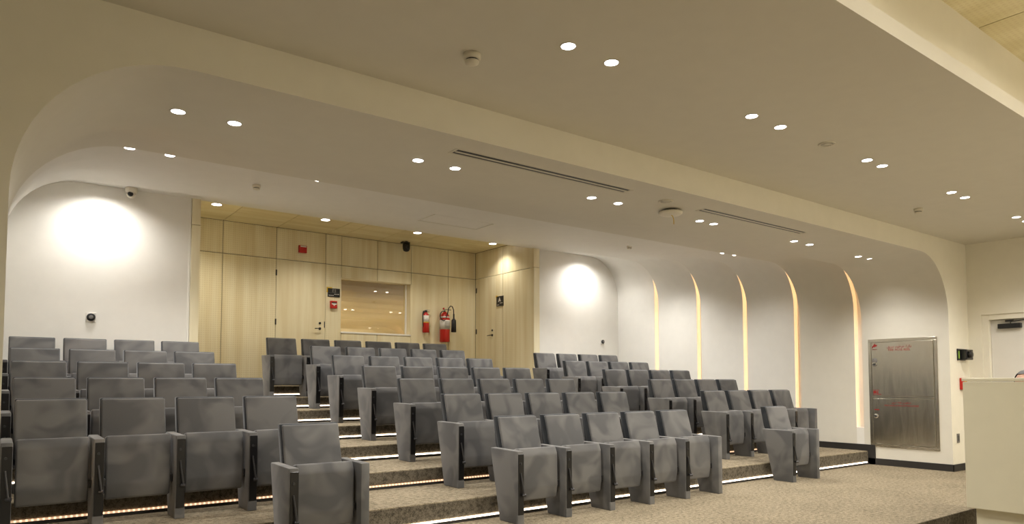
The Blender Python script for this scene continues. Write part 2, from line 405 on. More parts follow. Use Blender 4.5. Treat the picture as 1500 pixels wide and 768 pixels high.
# ---- wood recess: panels with open joints
JX = [RX0, .289, 1.245, 2.200, 2.525, 3.300, 4.075, 4.985, RX1]
HJ, G = 3.590, .010
wb = struct(box('wall_back_recess', (RX0-.1, 2.50, YW+.02, YW+.10, 1.0, 4.3), M['joint']), 'maple panelled back wall of the recess')
box('backing', (4.08, RX1+.1, YW+.02, YW+.10, 1.0, 4.3), M['joint'], wb)
box('backing', (2.50, 4.08, YW+.02, YW+.10, 1.0, 2.26), M['joint'], wb)
box('backing', (2.50, 4.08, YW+.02, YW+.10, 3.36, 4.3), M['joint'], wb)
WIN = (2.520, 4.058, 2.280, 3.340)
def panel(x0, x1, z0, z1, mat='wood', par=wb): return box('panel', (x0+G/2, x1-G/2, YW, YW+.02, z0+G/2, z1-G/2), M[mat], par)
for i, (a, b) in enumerate(zip(JX, JX[1:])):
    panel(a, b, HJ, REC_Z)
    if i == 2: continue                                   # door
    if i in (4, 5):
        panel(a, b if i == 4 else 4.075, WIN[3], HJ); panel(a, b, LZ[7], WIN[2])
    else: panel(a, b, LZ[7], HJ)
# window of the control room
wn = struct(empty('window_1', ((WIN[0]+WIN[1])/2, YW, WIN[2])), 'fixed control room window in the maple wall')
def child_world(o, p): o.parent = p; o.matrix_parent_inverse = Matrix.Translation(-p.location); return o
def wbox(name, b, mat, p, **k): return child_world(box(name, b, M[mat], None, **k), p)
wbox('window_sill', (WIN[0], WIN[1]+.01, YW-.012, YW+.17, WIN[2]-.03, WIN[2]), 'white', wn, bev=.003)
wbox('window_reveal', (WIN[1]-.001, WIN[1]+.02, YW, YW+.17, WIN[2], WIN[3]), 'woodplain', wn)
wbox('window_reveal', (WIN[0]-.02, WIN[0]+.001, YW+.021, YW+.17, WIN[2], WIN[3]), 'woodplain', wn)
wbox('window_reveal', (WIN[0], WIN[1], YW+.021, YW+.17, WIN[3]-.001, WIN[3]+.02), 'woodplain', wn)
wbox('window_frame', (WIN[1]-.045, WIN[1]-.02, YW+.13, YW+.17, WIN[2], WIN[3]), 'white', wn)
wbox('window_frame', (WIN[0], WIN[1], YW+.14, YW+.17, WIN[2], WIN[2]+.015), 'white', wn)
wbox('pane', (WIN[0], WIN[1]-.03, YW+.145, YW+.153, WIN[2], WIN[3]), 'glass', wn)
# control room behind the glass
cr = struct(empty('wall_control_room', (3.3, 10.3, 1.2)), 'maple lined control room behind the window')
wbox('back_panel', (1.0, 7.2, 10.4, 10.5, 1.0, 4.3), 'woodroom', cr)
wbox('side_panel', (1.0, 1.1, YW+.12, 10.4, 1.0, 4.3), 'woodroom', cr)
wbox('side_panel', (7.1, 7.2, YW+.12, 10.4, 1.0, 4.3), 'woodroom', cr)
wbox('ceiling_panel', (1.0, 7.2, YW+.12, 10.4, 3.95, 4.05), 'offwhite', cr)
wbox('floor_panel', (1.0, 7.2, YW+.12, 10.4, 1.1, 1.22), 'carpet', cr)
# recess side wall (right) with its door, plain side wall (left, unseen from the seats)
ws = struct(box('wall_recess_right', (RX1+.02, RX1+.10, YB+.12, YW+.10, 1.0, 4.3), M['joint']), 'maple panelled side wall of the recess')
def spanel(y0, y1, z0, z1): return box('panel', (RX1, RX1+.02, y0+G/2, y1-G/2, z0+G/2, z1-G/2), M['wood'], ws)
spanel(YB-.03, 6.455, HJ, REC_Z); spanel(6.455, YW, HJ, REC_Z)
spanel(YB-.03, 6.455, LZ[7], HJ); spanel(6.455, 6.718, LZ[7], HJ)
wl = struct(box('wall_recess_left', (RX0-.1, RX0-.02, YB+.12, YW+.10, 1.0, 4.3), M['joint']))
box('panel', (RX0-.02, RX0, YB+.12, YW, LZ[7], HJ-.003), M['wood'], wl); box('panel', (RX0-.02, RX0, YB+.12, YW, HJ+.003, REC_Z), M['wood'], wl)
# recess ceiling panels
rc = struct(box('ceiling_recess', (RX0-.1, RX1+.1, YB, YW+.1, REC_Z+.02, REC_Z+.1), M['joint']), 'maple panelled ceiling of the recess')
for i, (a, b) in enumerate(zip(JX, JX[1:])):
    for c, d in ((YB, 6.78), (6.78, YW)):
        box('panel', (a+G/2, b-G/2, c+G/2, d-G/2, REC_Z, REC_Z+.02), M['woodceil'], rc)
# doors of the recess
def lever_set(parent, pos, face, hand):
    """face: outward normal, hand: direction the lever points"""
    p, f, h = Vector(pos), Vector(face), Vector(hand)
    hd = cyl('handle', p, p+f*.012, .026, M['black'], parent)
    tube('lever', [p+f*.012, p+f*.05, p+f*.055+h*.02, p+f*.055+h*.115-Vector((0, 0, .006))], .009, M['black'], hd)
    cyl('lock', p+Vector((0, 0, .105)), p+f*.012+Vector((0, 0, .105)), .022, M['black'], parent)
d2 = struct(box('door_2', (1.248, 2.197, YW, YW+.02, LZ[7], HJ-G/2), M['woodplain']), 'maple flush door in the back wall of the recess')
lever_set(d2, (2.095, YW, 2.32), (0, -1, 0), (-1, 0, 0))
for z in (2.41, 3.33): box('hinge', (1.232, 1.258, YW-.010, YW, z-.055, z+.055), M['black'], d2, .003)
box('strike', (2.180, 2.196, YW-.004, YW, 2.34, 2.46), M['lever'], d2)
d3 = struct(box('door_3', (RX1, RX1+.02, 6.721, YW-.005, LZ[7], HJ-.004), M['woodplain']), 'maple flush door in the side wall of the recess')
lever_set(d3, (RX1, 6.84, 2.30), (-1, 0, 0), (0, 1, 0))
for z in (2.41, 3.33): box('hinge', (RX1-.012, RX1, 7.44, 7.47, z-.055, z+.055), M['black'], d3, .003)

# ================================================================== SEATS
PITCHB = {'L': .561, 'M': .578, 'R': .572}
MEANTR = {'L': -1.480, 'M': 2.598, 'R': 6.700}
def prism_x(bm, prof, x0, x1, bev=0, seg=2):
    A = [bm.verts.new((x0, y, z)) for y, z in prof]; B = [bm.verts.new((x1, y, z)) for y, z in prof]
    n = len(prof); fs = [bm.faces.new(A[::-1]), bm.faces.new(B)]
    for i in range(n): fs.append(bm.faces.new((A[i], A[(i+1) % n], B[(i+1) % n], B[i])))
    if bev: bmesh.ops.bevel(bm, geom=list({e for f in fs for e in f.edges}), offset=bev, segments=seg, profile=.5, affect='EDGES')
def smooth_mesh(me, ang=40):
    for p in me.polygons: p.use_smooth = True
    me.set_sharp_from_angle(angle=math.radians(ang)); return me
SM = {}
bm = bmesh.new()       # back cushion: leaning slab, slightly crowned
tl = .276
def bprof(z, off): return (tl*(z-.945)+off, z)
prism_x(bm, [bprof(.50, 0.0), bprof(.50, .035), bprof(.945, .035), bprof(.945, 0)], -.232, .232, .016, 3)
SM['backrest'] = smooth_mesh(bm_mesh('backrest', bm, M['velvet']))
bm = bmesh.new()
prism_x(bm, [bprof(.46, .028), bprof(.46, .09), bprof(.70, .112), bprof(.952, .098), bprof(.952, .028)], -.237, .237, .012, 2)
SM['back_shell'] = smooth_mesh(bm_mesh('back_shell', bm, M['shell']))
bm = bmesh.new()       # tipped-up seat
prism_x(bm, [(-.315, .185), (-.255, .175), (-.225, .30), (-.215, .655), (-.300, .668), (-.330, .60), (-.335, .30)], -.226, .226, .016, 3)
SM['seat'] = smooth_mesh(bm_mesh('seat', bm, M['velvet']))
bm = bmesh.new()
prism_x(bm, [(-.255, .21), (-.195, .26), (-.185, .60), (-.215, .63)], -.205, .205, .008, 1)
SM['seat_pan'] = smooth_mesh(bm_mesh('seat_pan', bm, M['black']))
AW = .036
bm = bmesh.new()
prism_x(bm, [(-.42, 0), (-.14, 0), (.012, .662), (-.42, .655)], -AW, AW, .010, 2)
SM['arm'] = smooth_mesh(bm_mesh('arm', bm, M['velvetarm']))
bm = bmesh.new(); bm_box(bm, -AW+.008, AW-.002, -.426, -.41, .085, .628, .003, 1)
SM['arm_strip'] = bm_mesh('arm_strip', bm, M['blackgloss'])
bm = bmesh.new(); bm_box(bm, -AW-.001, AW+.001, -.423, -.40, 0, .083, .004, 1)
SM['foot_cap'] = bm_mesh('foot_cap', bm, M['velvetarm'])
bm = bmesh.new(); bm_cyl(bm, (-.006, -.430, .46), (.018, -.452, .26), .0075, .0075, 8); bm_cyl(bm, (.004, -.44, .262), (.032, -.455, .262), .014, .014, 10); bm_cyl(bm, (-.004, -.424, .545), (-.004, -.434, .545), .010, .010, 10)
SM['lever'] = bm_mesh('lever', bm, M['lever'])
bm = bmesh.new(); bm_box(bm, -.010, .010, -.335, -.235, .285, .345, .004, 1)
SM['pivot_bracket'] = bm_mesh('pivot_bracket', bm, M['black'])
def build_seat(pitch, right_arm):
    root = empty('auditorium_seat')
    b = add_obj('backrest', SM['backrest'], root); add_obj('back_shell', SM['back_shell'], b)
    s = add_obj('seat', SM['seat'], root); add_obj('seat_pan', SM['seat_pan'], s)
    for sx in (-1, 1): add_obj('pivot_bracket', SM['pivot_bracket'], root).location.x = sx*.233
    for sx in ((-1, 1) if right_arm else (-1,)):
        a = add_obj('arm', SM['arm'], root); a.location.x = sx*pitch/2
        if sx < 0:      # the end arm of a row is plain upholstery
            for nme in ('arm_strip', 'foot_cap', 'lever'): add_obj(nme, SM[nme], a)
    return root
PROTO = {}
ROWN = ['front', 'second', 'third', 'fourth', 'fifth', 'sixth', 'back']
CNT = ['first', 'second', 'third', 'fourth', 'fifth', 'sixth']
def place(block, row, j, x, last, label, group):
    key = (block, last)
    if key not in PROTO:
        PROTO[key] = build_seat(PITCHB[block], last); o = PROTO[key]
    else: o = copy_tree(PROTO[key])
    o.location = (x, RY[row-1], LZ[row-1]); tag(o, label, 'seat', group)
    return o
for block, rows, n in (('L', range(1, 7), 4), ('M', range(1, 8), 5), ('R', range(1, 7), 4)):
    for r in rows:
        p = PITCHB[block]
        js = list(range(n))
        if block == 'L' and r == 1: js = [3]
        if block == 'R' and r == 1: js = [0]
        off = 0
        if block == 'M' and r == 7: js = list(range(-1, 5)); off = .20
        for i, j in enumerate(js):
            x = MEANTR[block]+(j-(n-1)/2)*p-.232+off
            last = j == js[-1]
            if block == 'L':
                lab = 'lone grey tip-up seat in front of the block beside the dome camera wall' if r == 1 else \
                    'grey tip-up seat, %s row of the dome camera wall block, %s from its aisle' % (ROWN[r-1] if r < 6 else 'sixth', CNT[n-1-j])
                g = 'seats in the block before the dome camera wall'
            elif block == 'R':
                lab = 'lone grey tip-up seat nearest the steel fire hose cabinet' if r == 1 else \
                    'grey tip-up seat, %s row of the block along the slotted wall, %s from its aisle' % (ROWN[r-1], CNT[j])
                g = 'seats in the block along the slotted wall'
            else:
                lab = 'grey tip-up seat, %s row of the middle block, %s from the fire hose cabinet side' % (ROWN[r-1], CNT[len(js)-1-i])
                g = 'seats in the middle block'
            place(block, r, j, x, last, lab, g)

# ================================================================== LIGHT FITTINGS
LM = {}
def downlight(x, y, z, dia, power, col, label, group, size=120, blend=.7, ring=True, lit=True):
    o = empty('downlight', (x, y, z)); tag(o, label, 'ceiling light', group)
    k = (dia, lit)
    if k not in LM:
        r = dia/2
        bm = bmesh.new(); n = 28
        pr = [(r, .0), (r, -.004), (r+.008, -.004), (r+.010, 0)]
        rings = [[bm.verts.new((a*math.cos(2*math.pi*i/n), a*math.sin(2*math.pi*i/n), h)) for i in range(n)] for a, h in pr]
        for A, B in zip(rings, rings[1:]):
            for i in range(n): bm.faces.new((A[i], A[(i+1) % n], B[(i+1) % n], B[i]))
        ringm = bm_mesh('trim_ring', bm, M['label'])
        bm = bmesh.new(); bm_cyl(bm, (0, 0, -.0035), (0, 0, .012), r, r, n)
        LM[k] = (ringm, bm_mesh('lens', bm, M['lens'] if lit else M['lensoff']))
    add_obj('trim_ring', LM[k][0], o); add_obj('lens', LM[k][1], o)
    if power:
        l = bpy.data.lights.new('lamp', 'SPOT'); l.energy = power; l.color = col; l.spot_size = math.radians(size); l.spot_blend = blend; l.shadow_soft_size = dia*.4
        lo = bpy.data.objects.new('lamp', l); COL.objects.link(lo); lo.parent = o; lo.location = (0, 0, -.02)
    return o
def pairs(xs, y, z, dia, power, where, group, far, **k):
    n = len(xs)
    for i, x in enumerate(xs):
        pi = (n-1-i)//2; near = (n-1-i) % 2 == 0
        yy = y[i] if isinstance(y, (list, tuple)) else y
        downlight(x, yy, z, dia, power*(.65 if x < -1.5 else 1), LAMP_COL, 'round downlight %s, %s pair from the %s, %s lamp' % (where, CNT[pi], far, 'nearer' if near else 'farther'), group, **k)
pairs((-.15, .22, 1.74, 2.13, 3.54, 3.83, 5.39, 5.74, 7.30, 7.65), -2.31, HALL_Z, .088, P_HALL, 'in the plain ceiling', 'downlights in the plain ceiling before the arch', 'white door', size=128, blend=.85)
pairs((-1.99, -1.63, -.207, .148, 1.718, 2.082, 3.368, 3.615, 5.255, 5.62, 7.0, 7.34), [-.475, -.48]+[-.525]*8+[-.465, -.47], SHZ[0], .086, P_SOFFIT, 'in the first arched band', 'downlights in the first arched band', 'hose cabinet', size=128, blend=.85)
pairs((-1.99, -1.655, -.57, -.23, 1.55, 1.90, 3.4, 3.75, 5.26, 5.50, 6.71, 7.03), [1.642, 1.645, 1.57, 1.598]+[1.53]*4+[1.590, 1.588, 1.630, 1.622], SHZ[2], .086, P_TIER, 'behind a ceiling step', 'downlights in the higher arched bands', 'slotted wall', size=128, blend=.85)
pairs((-1.99, -1.655, -.57, -.23, 1.55, 1.90, 3.4, 3.75, 5.26, 5.60, 6.71, 7.03), 3.60, SHZ[4], .086, P_TIER*2.1, 'hidden behind the fourth ceiling step', 'downlights in the fourth arched band', 'slotted wall', size=128, blend=.85)
for x in (-1.83, 6.98):
    downlight(x, 5.00, SHZ[5], .12, P_WASH, LAMP_COL, 'wall washing downlight before the white back wall %s' % ('under the dome camera' if x < 0 else 'beside the slotted wall'), 'wall washing downlights', size=150, blend=.9)
for i, (x, y) in enumerate(((-.093, 6.40), (1.74, 6.38), (3.585, 6.36), (5.37, 6.36))):
    downlight(x, y, REC_Z, .15, P_RECESS*(.6 if i == 3 else 1.1), (1, .92, .78), 'round downlight in the maple recess ceiling, %s from the side wall door' % CNT[3-i], 'downlights in the maple recess', size=130, blend=.8)
for i, x in enumerate((1.0, 3.0, 5.0, 7.0)):
    for y in (-4.6, -6.6, -8.7):  # nearest row is an unseen addition that brightens the cove lip
        downlight(x, y, STAGE_Z, .12, P_STAGE*(.16 if y > -5 else 1), STAGE_COL, 'round downlight in the stage ceiling, %s row from the cove, %s from the door side' % ('first' if y > -5 else 'second' if y > -7 else 'third', CNT[3-i]), 'downlights over the stage', size=166, blend=.35)
for i, x in enumerate((2.2, 3.6, 5.2)):
    downlight(x, 9.2, 3.95, .15, 130, (1, .90, .70), 'round downlight inside the control room, %s along its ceiling' % CNT[i], 'downlights in the control room', size=158)

# ================================================================== WALL AND CEILING FITTINGS
# linear slot diffusers
def diffuser(x0, x1, y, label):
    o = empty('slot_diffuser', ((x0+x1)/2, y, SHZ[0])); tag(o, label, 'air vent')
    h = (x1-x0)/2
    box('flange', (-h-.03, h+.03, -.062, -.052, -.004, 0), M['ceil'], o); box('flange', (-h-.03, h+.03, .052, .062, -.004, 0), M['ceil'], o)
    box('flange', (-h-.03, -h-.02, -.052, .052, -.004, 0), M['ceil'], o); box('flange', (h+.02, h+.03, -.052, .052, -.004, 0), M['ceil'], o)
    for yy in (-.028, .028): box('slot', (-h, h, yy-.015, yy+.015, -.002, .0), M['black'], o)
    box('divider', (-h, h, -.012, .012, -.0045, 0), M['ceil'], o)
diffuser(-.08, 1.82, -.895, 'long twin-slot air diffuser farther from the fire hose cabinet')
diffuser(2.98, 4.87, -.865, 'long twin-slot air diffuser nearer the fire hose cabinet')
# access point disc, ring speaker, detectors
o = empty('access_point', (2.72, -.66, SHZ[0])); tag(o, 'large white disc hanging under the arched ceiling with a short cord', 'access point')
lathe('mount', [(.07, 0), (.085, -.018)], M['black'], o); lathe('disc', [(.10, -.018), (.122, -.024), (.122, -.042), (.105, -.054), (.03, -.058)], M['offwhite'], o)
tube('cord', [(.0, -.01, -.057), (.02, -.012, -.068), (.03, -.015, -.10), (.03, -.016, -.15)], .004, M['yellow'], o)
def ring_speaker(x, y, z, r, label):
    o = empty('ceiling_speaker', (x, y, z)); tag(o, label, 'speaker')
    lathe('rim', [(r, 0), (r, -.006), (r-.012, -.008), (r-.016, -.003), (.004, -.003)], M['offwhite'], o)
    lathe('grille', [(r-.02, -.0035), (.004, -.006)], M['ceil'], o)
ring_speaker(2.41, -.865, SHZ[0], .075, 'small flush ring fitting beside the hanging white disc')
ring_speaker(2.82, -2.32, HALL_Z, .07, 'small flush ring fitting between downlights of the plain ceiling')
def detector(x, y, z, label, s=1.0, mat='offwhite'):
    o = empty('smoke_detector', (x, y, z)); tag(o, label, 'smoke detector')
    lathe('base', [(.055*s, 0), (.055*s, -.030*s), (.048*s, -.036*s)], M[mat], o)
    lathe('vent_ring', [(.040*s, -.036*s), (.040*s, -.046*s)], M['black'], o)
    lathe('cap', [(.046*s, -.046*s), (.042*s, -.060*s), (.02*s, -.066*s)], M[mat], o)
detector(-.565, -1.865, HALL_Z, 'cream smoke detector on the plain ceiling, alone')
detector(5.87, -1.765, HALL_Z, 'cream smoke detector on the plain ceiling above the fire hose cabinet end', .9)
detector(-.70, 2.17, SHZ[2]-.004, 'small smoke detector on an arched band above the dome camera block', .8)
detector(5.64, 2.72, SHZ[3]-.004, 'small smoke detector on an arched band near the slotted wall', .8)
# access hatch in the ceiling: thin frame
o = empty('ceiling_hatch', (1.98, 2.33, SHZ[2]-.0)); tag(o, 'square access hatch in the arched ceiling before the recess', 'access hatch')
for b in ((-.47, .46, .245, .255, -.004, 0), (-.47, -.455, -.17, .255, -.006, 0), (.44, .455, -.17, .255, -.006, 0)): box('edge', b, M['ceil'], o)
box('lid', (-.45, .435, -.17, .24, -.002, 0), M['white'], o)
# dome camera on the left back wall
o = empty('dome_camera', (-1.47, 5.33, SHZ[5])); tag(o, 'white dome camera at the top of the back wall', 'camera')
lathe('housing', [(.075, 0), (.075, -.05), (.068, -.075)], M['offwhite'], o)
lathe('dome', [(.062, -.075), (.058, -.10), (.045, -.125), (.02, -.14)], M['offwhite'], o)
lathe('lens', [(.036, .02), (.034, .045), (.02, .058)], M['blackgloss'], o, loc=(-.015, -.012, -.095), axis='-Y')
# round wall controllers
def wallround(x, z, r, label):
    o = empty('wall_sensor', (x, YB, z)); tag(o, label, 'sensor')
    box('plate', (-r*1.15, r*1.15, -.018, 0, -r*1.25, r*1.2), M['label'], o, .006)
    lathe('dial', [(r, .018), (r, .032), (r*.85, .036)], M['blackgloss'], o, axis='-Y')
    lathe('screen', [(r*.5, .036), (r*.45, .0375)], M['grey'], o, axis='-Y')
wallround(-1.897, 2.16, .052, 'square white plate with a round black dial below the dome camera')
wallround(7.61, 2.155, .042, 'round black dial on the white wall beside the slotted wall')
# recess: signs, alarm devices, extinguishers, ptz camera
def rsign(x0, x1, z0, z1):
    o = empty('room_sign', ((x0+x1)/2, YW, (z0+z1)/2)); tag(o, 'black room sign with a symbol beside the door in the back maple wall', 'sign')
    w, h = (x1-x0)/2, (z1-z0)/2
    box('plate', (-w, w, -.014, 0, -h, h), M['black'], o, .002)
    box('yellow_edge', (-w-.022, -w+.004, -.010, 0, 0, h+.018), M['yellow'], o); box('yellow_edge', (-w-.022, -w*.3, -.010, 0, h, h+.018), M['yellow'], o)
    box('symbol', (-.035, .040, -.0155, -.014, .004, .072), M['grey'], o); box('pictogram', (-.012, .012, -.017, -.0155, .012, .045), M['black'], o); 
    lathe('pictogram', [(.010, .0155), (.009, .017)], M['black'], o, loc=(.008, 0, .056), axis='-Y')
    # lettering too small to read in the place: rows of short strokes
    for xa, xb, zc in ((.005, .045, -.030), (.052, .070, -.030), (.076, .105, -.030), (-.105, -.070, -.056), (-.064, -.040, -.056), (-.034, -.005, -.056)):
        box('lettering', (xa, xb, -.0155, -.014, zc-.005, zc+.005), M['label'], o)
    box('rule', (-w+.01, w-.01, -.0150, -.014, -.006, -.003), M['grey'], o)
rsign(2.245, 2.492, 2.952, 3.120)
o = empty('room_sign', (RX1, 6.55, 3.015)); tag(o, 'small black sign with a person symbol beside the side wall door', 'sign')
box('plate', (-.012, 0, -.125, .125, -.11, .105), M['black'], o, .002)
box('yellow_edge', (-.010, 0, .10, .15, .085, .125), M['yellow'], o)
bm = bmesh.new(); A = [bm.verts.new((-.0135, y, z)) for y, z in ((.055, -.01), (.012, .075), (-.005, .075), (-.04, -.005), (-.02, -.015), (.01, .01), (.03, -.02))]; bm.faces.new(A)
add_obj('symbol', bm_mesh('symbol', bm, M['label']), o)
for ya, yb, zc in ((-.10, -.06, -.045), (-.05, -.01, -.045), (.03, .06, -.08), (.068, .10, -.08)):
    box('lettering', (-.0135, -.012, ya, yb, zc-.006, zc+.006), M['label'], o)
o = empty('fire_call_point', (2.357, YW, 2.798)); tag(o, 'red manual fire call point under the black room sign', 'fire alarm')
box('housing', (-.066, .066, -.055, 0, -.072, .072), M['red'], o, .006)
box('window', (-.045, .05, -.0565, -.055, .02, .045), M['ink'], o)
bm = bmesh.new(); A = [bm.verts.new((x, -.058, z)) for x, z in ((-.05, .022), (.055, .022), (.055, .004), (.02, -.006), (.002, -.03), (-.018, -.006), (-.05, .004))]; bm.faces.new(A)
add_obj('pull_mark', bm_mesh('pull_mark', bm, M['label']), o)
o = empty('alarm_strobe', (1.73, YW, 3.82)); tag(o, 'red alarm strobe box above the door in the back maple wall', 'fire alarm')
box('housing', (-.076, .076, -.05, 0, -.07, .07), M['red'], o, .006); box('strobe_lens', (-.055, .06, -.062, -.05, .035, .060), M['label'], o, .004)
o = empty('ptz_camera', (3.805, 7.22, REC_Z)); tag(o, 'black pan-tilt camera hanging from the maple recess ceiling', 'camera')
box('bracket', (-.11, .06, -.05, .05, -.045, -.02), M['black'], o, .004); cyl('stem', (0, 0, -.03), (0, 0, 0), .03, M['black'], o)
lathe('head', [(.075, -.045), (.078, -.10), (.074, -.16), (.055, -.20), (.02, -.215)], M['blackgloss'], o)
lathe('lens', [(.04, .06), (.038, .085), (.02, .09)], M['black'], o, loc=(0, 0, -.13), axis='-Y')
# small powder extinguisher
EY = YW-.075
o = empty('fire_extinguisher', (4.388, EY, 2.335)); tag(o, 'slim red dry powder extinguisher with white label on the maple wall', 'fire extinguisher')
lathe('cylinder', [(.066, 0), (.072, .012), (.072, .34), (.060, .385), (.032, .415), (.028, .43)], M['red'], o)
lathe('label', [(.0735, .21), (.0735, .36)], M['label'], o)
lathe('label_band', [(.0738, .205), (.0738, .222)], M['yellow'], o)
hd = box('valve', (-.022, .022, -.022, .022, .43, .475), M['lever'], o, .004)
box('handle', (-.012, .10, -.012, .012, .475, .487), M['chrome'], hd); box('handle', (-.012, .085, -.012, .012, .44, .45), M['lever'], hd)
tube('hose', [(-.03, -.01, .455), (-.07, -.02, .45), (-.088, -.03, .40), (-.088, -.03, .2), (-.082, -.03, .12)], .011, M['black'], o)
box('wall_bracket', (-.03, .03, .05, .075, .25, .45), M['lever'], o)
# CO2 extinguisher with horn
o = empty('fire_extinguisher', (4.832, YW-.115, 2.148)); tag(o, 'large red carbon dioxide extinguisher with black horn on the maple wall', 'fire extinguisher')
lathe('cylinder', [(.100, 0), (.108, .015), (.108, .51), (.095, .575), (.065, .62), (.04, .635), (.035, .65)], M['red'], o)
lathe('label', [(.1095, .27), (.1095, .47)], M['label'], o); lathe('label', [(.1095, .515), (.103, .545)], M['label'], o)
for i in range(6): box('print_line', (-.07, .07, -.1115, -.108, .30+.026*i, .308+.026*i), M['grey'], o)
hd = box('valve', (-.03, .03, -.025, .025, .65, .70), M['chrome'], o, .005); box('handle', (0, .15, -.014, .014, .695, .707), M['black'], hd)
lathe('knob', [(.02, .70), (.02, .73), (.008, .74)], M['red'], hd, loc=(-.03, 0, 0))
tube('hose', [(-.02, -.04, .66)]+[(-.085+.085*math.cos(a)-.0, -.09, .555+.10*math.sin(a)) for a in [math.radians(t) for t in range(70, 330, 26)]]+[(.0, -.11, .60), (.035, -.10, .72), (.09, -.08, .775), (.15, -.06, .77), (.19, -.05, .70), (.195, -.05, .60)], .011, M['black'], o)
cyl('hose_grip', (.195, -.05, .61), (.195, -.05, .52), .018, M['black'], o)
lathe('horn', [(.018, .52), (.03, .50), (.052, .47), (.055, .22), (.05, .215)], M['black'], o, loc=(.195, -.05, 0))
box('wall_bracket', (-.04, .04, .09, .115, .3, .5), M['lever'], o)

# ---- fire hose cabinet on the right wall
CY0, CY1, CZ0, CZ1 = -1.030, -.034, .280, 1.945
o = empty('fire_hose_cabinet', (XR, (CY0+CY1)/2, CZ0)); tag(o, 'two-door brushed steel fire hose cabinet set in the white wall', 'cabinet')
hw, hh = (CY1-CY0)/2, CZ1-CZ0
box('frame', (-.012, .0, -hw, hw, hh-.045, hh), M['steel'], o, .002); box('frame', (-.012, 0, -hw, hw, 0, .045), M['steel'], o, .002)
box('frame', (-.012, 0, -hw, -hw+.045, .045, hh-.045), M['steel'], o, .002); box('frame', (-.012, 0, hw-.045, hw, .045, hh-.045), M['steel'], o, .002)
mid = .765
box('frame', (-.010, 0, -hw+.045, hw-.045, mid-.015, mid+.015), M['steel'], o, .002)
du = box('door', (-.016, -.001, -hw+.05, hw-.05, mid+.018, hh-.05), M['steel'], o, .004)
dl = box('door', (-.016, -.001, -hw+.05, hw-.05, .05, mid-.018), M['steel'], o, .004)
def lock(par, y, z):
    lk = lathe('lock', [(.036, .016), (.036, .024), (.030, .027)], M['chrome'], par, loc=(0, y, z), axis='-X')
    box('key_slot', (-.031, -.026, y-.020, y+.018, z-.008, z+.008), M['black'], par)
lock(du, hw-.10, hh-.385); lock(dl, hw-.10, mid-.29)
lathe('lock_plate', [(.042, .016), (.040, .018)], M['grey'], du, loc=(0, hw-.10, hh-.335), axis='-X')
F = lambda y, z: frame((-.0165, y, z), (0, -1, 0), (0, 0, 1))
text('lettering', 'FIRE HOSE REEL', .046, M['redprint'], du, F(.03, hh-.175))
# Arabic line, joined letter forms in visual order (right to left)
text('lettering', '\uFED6\uFEF3\uFEAE\uFEA3 \uFEE1\uFEEE\uFEC3\uFEAE\uFEA7 \uFE93\uFEAE\uFEDC\uFE91', .052, M['redprint'], du, F(.03, hh-.125))
text('lettering', 'FIRE HOSE & FIRE EXTINGUISHER', .034, M['redprint'], dl, F(.02, mid-.125))
text('lettering', '\uFED6\uFEF3\uFEAE\uFEA3 \uFE93\uFE8E\uFED4\uFEC3 \uFEED \uFEE1\uFEEE\uFEC3\uFEAE\uFEA7', .036, M['redprint'], dl, F(.02, mid-.078))
bm = bmesh.new()      # flame mark
A = [bm.verts.new((-.0172, hw-.062-a, hh-.145+b)) for a, b in ((.0, .0), (.003, .03), (.028, .058), (.045, .082), (.05, .062), (.082, .052), (.07, .032), (.05, .03), (.042, .018), (.026, .028), (.012, .012))]; bm.faces.new(A)
add_obj('flame_mark', bm_mesh('flame_mark', bm, M['redprint']), du)
box('mark_caption', (-.0172, -.0162, hw-.138, hw-.065, hh-.163, hh-.155), M['redprint'], du)
for (ya, yb, za, zb) in ((.0, .09, .085, .092), (.0, .05, .04, .075), (.06, .075, .035, .075), (.0, .12, .02, .028)):
    box('sticker_print', (-.0170, -.0162, hw-.065-yb, hw-.065-ya, mid+.02+za, mid+.02+zb), M['redprint'], du)
box('sticker_print', (-.0170, -.0162, hw-.15, hw-.075, mid-.20, mid-.185), M['redprint'], dl)

# ---- devices on the pilaster next to the arch
o = empty('emergency_light', (8.50, Y0, 1.68)); tag(o, 'black box device with a green edge on the pilaster by the arch', 'light')
box('backplate', (-.16, .10, -.02, 0, -.085, .085), M['black'], o, .004); box('body', (-.07, .16, -.10, -.02, -.075, .075), M['black'], o, .008)
box('green_edge', (-.155, -.12, -.026, -.02, -.06, .05), M['green'], o); lathe('lamp_head', [(.05, .10), (.05, .14), (.035, .15)], M['blackgloss'], o, axis='-Y')
o = empty('fire_call_point', (8.465, Y0, 1.253)); tag(o, 'red call point on the pilaster by the arch above the grey outlet', 'fire alarm')
box('housing', (-.062, .062, -.055, 0, -.085, .085), M['red'], o, .008); box('face', (-.03, .03, -.058, -.055, -.03, .04), M['yellow'], o)
o = empty('wall_outlet', (8.285, Y0, .468)); tag(o, 'small grey wall outlet low on the pilaster by the arch', 'outlet')
box('plate', (-.04, .04, -.012, 0, -.065, .065), M['grey'], o, .003); box('insert', (-.022, .022, -.015, -.012, -.04, .04), M['black'], o)

# ================================================================== PODIUM AND PERSON
o = empty('podium', (4.06, -3.45, -.17)); tag(o, 'cream panelled podium on a recessed plinth at the stage edge', 'podium')
box('plinth', (-.24, .24, -.44, .44, 0, .38), M['cream'], o, .004)
box('body', (-.30, .30, -.49, .49, .38, 1.45), M['cream'], o, .006)
box('top', (-.305, .305, -.495, .495, 1.455, 1.482), M['cream'], o, .004)

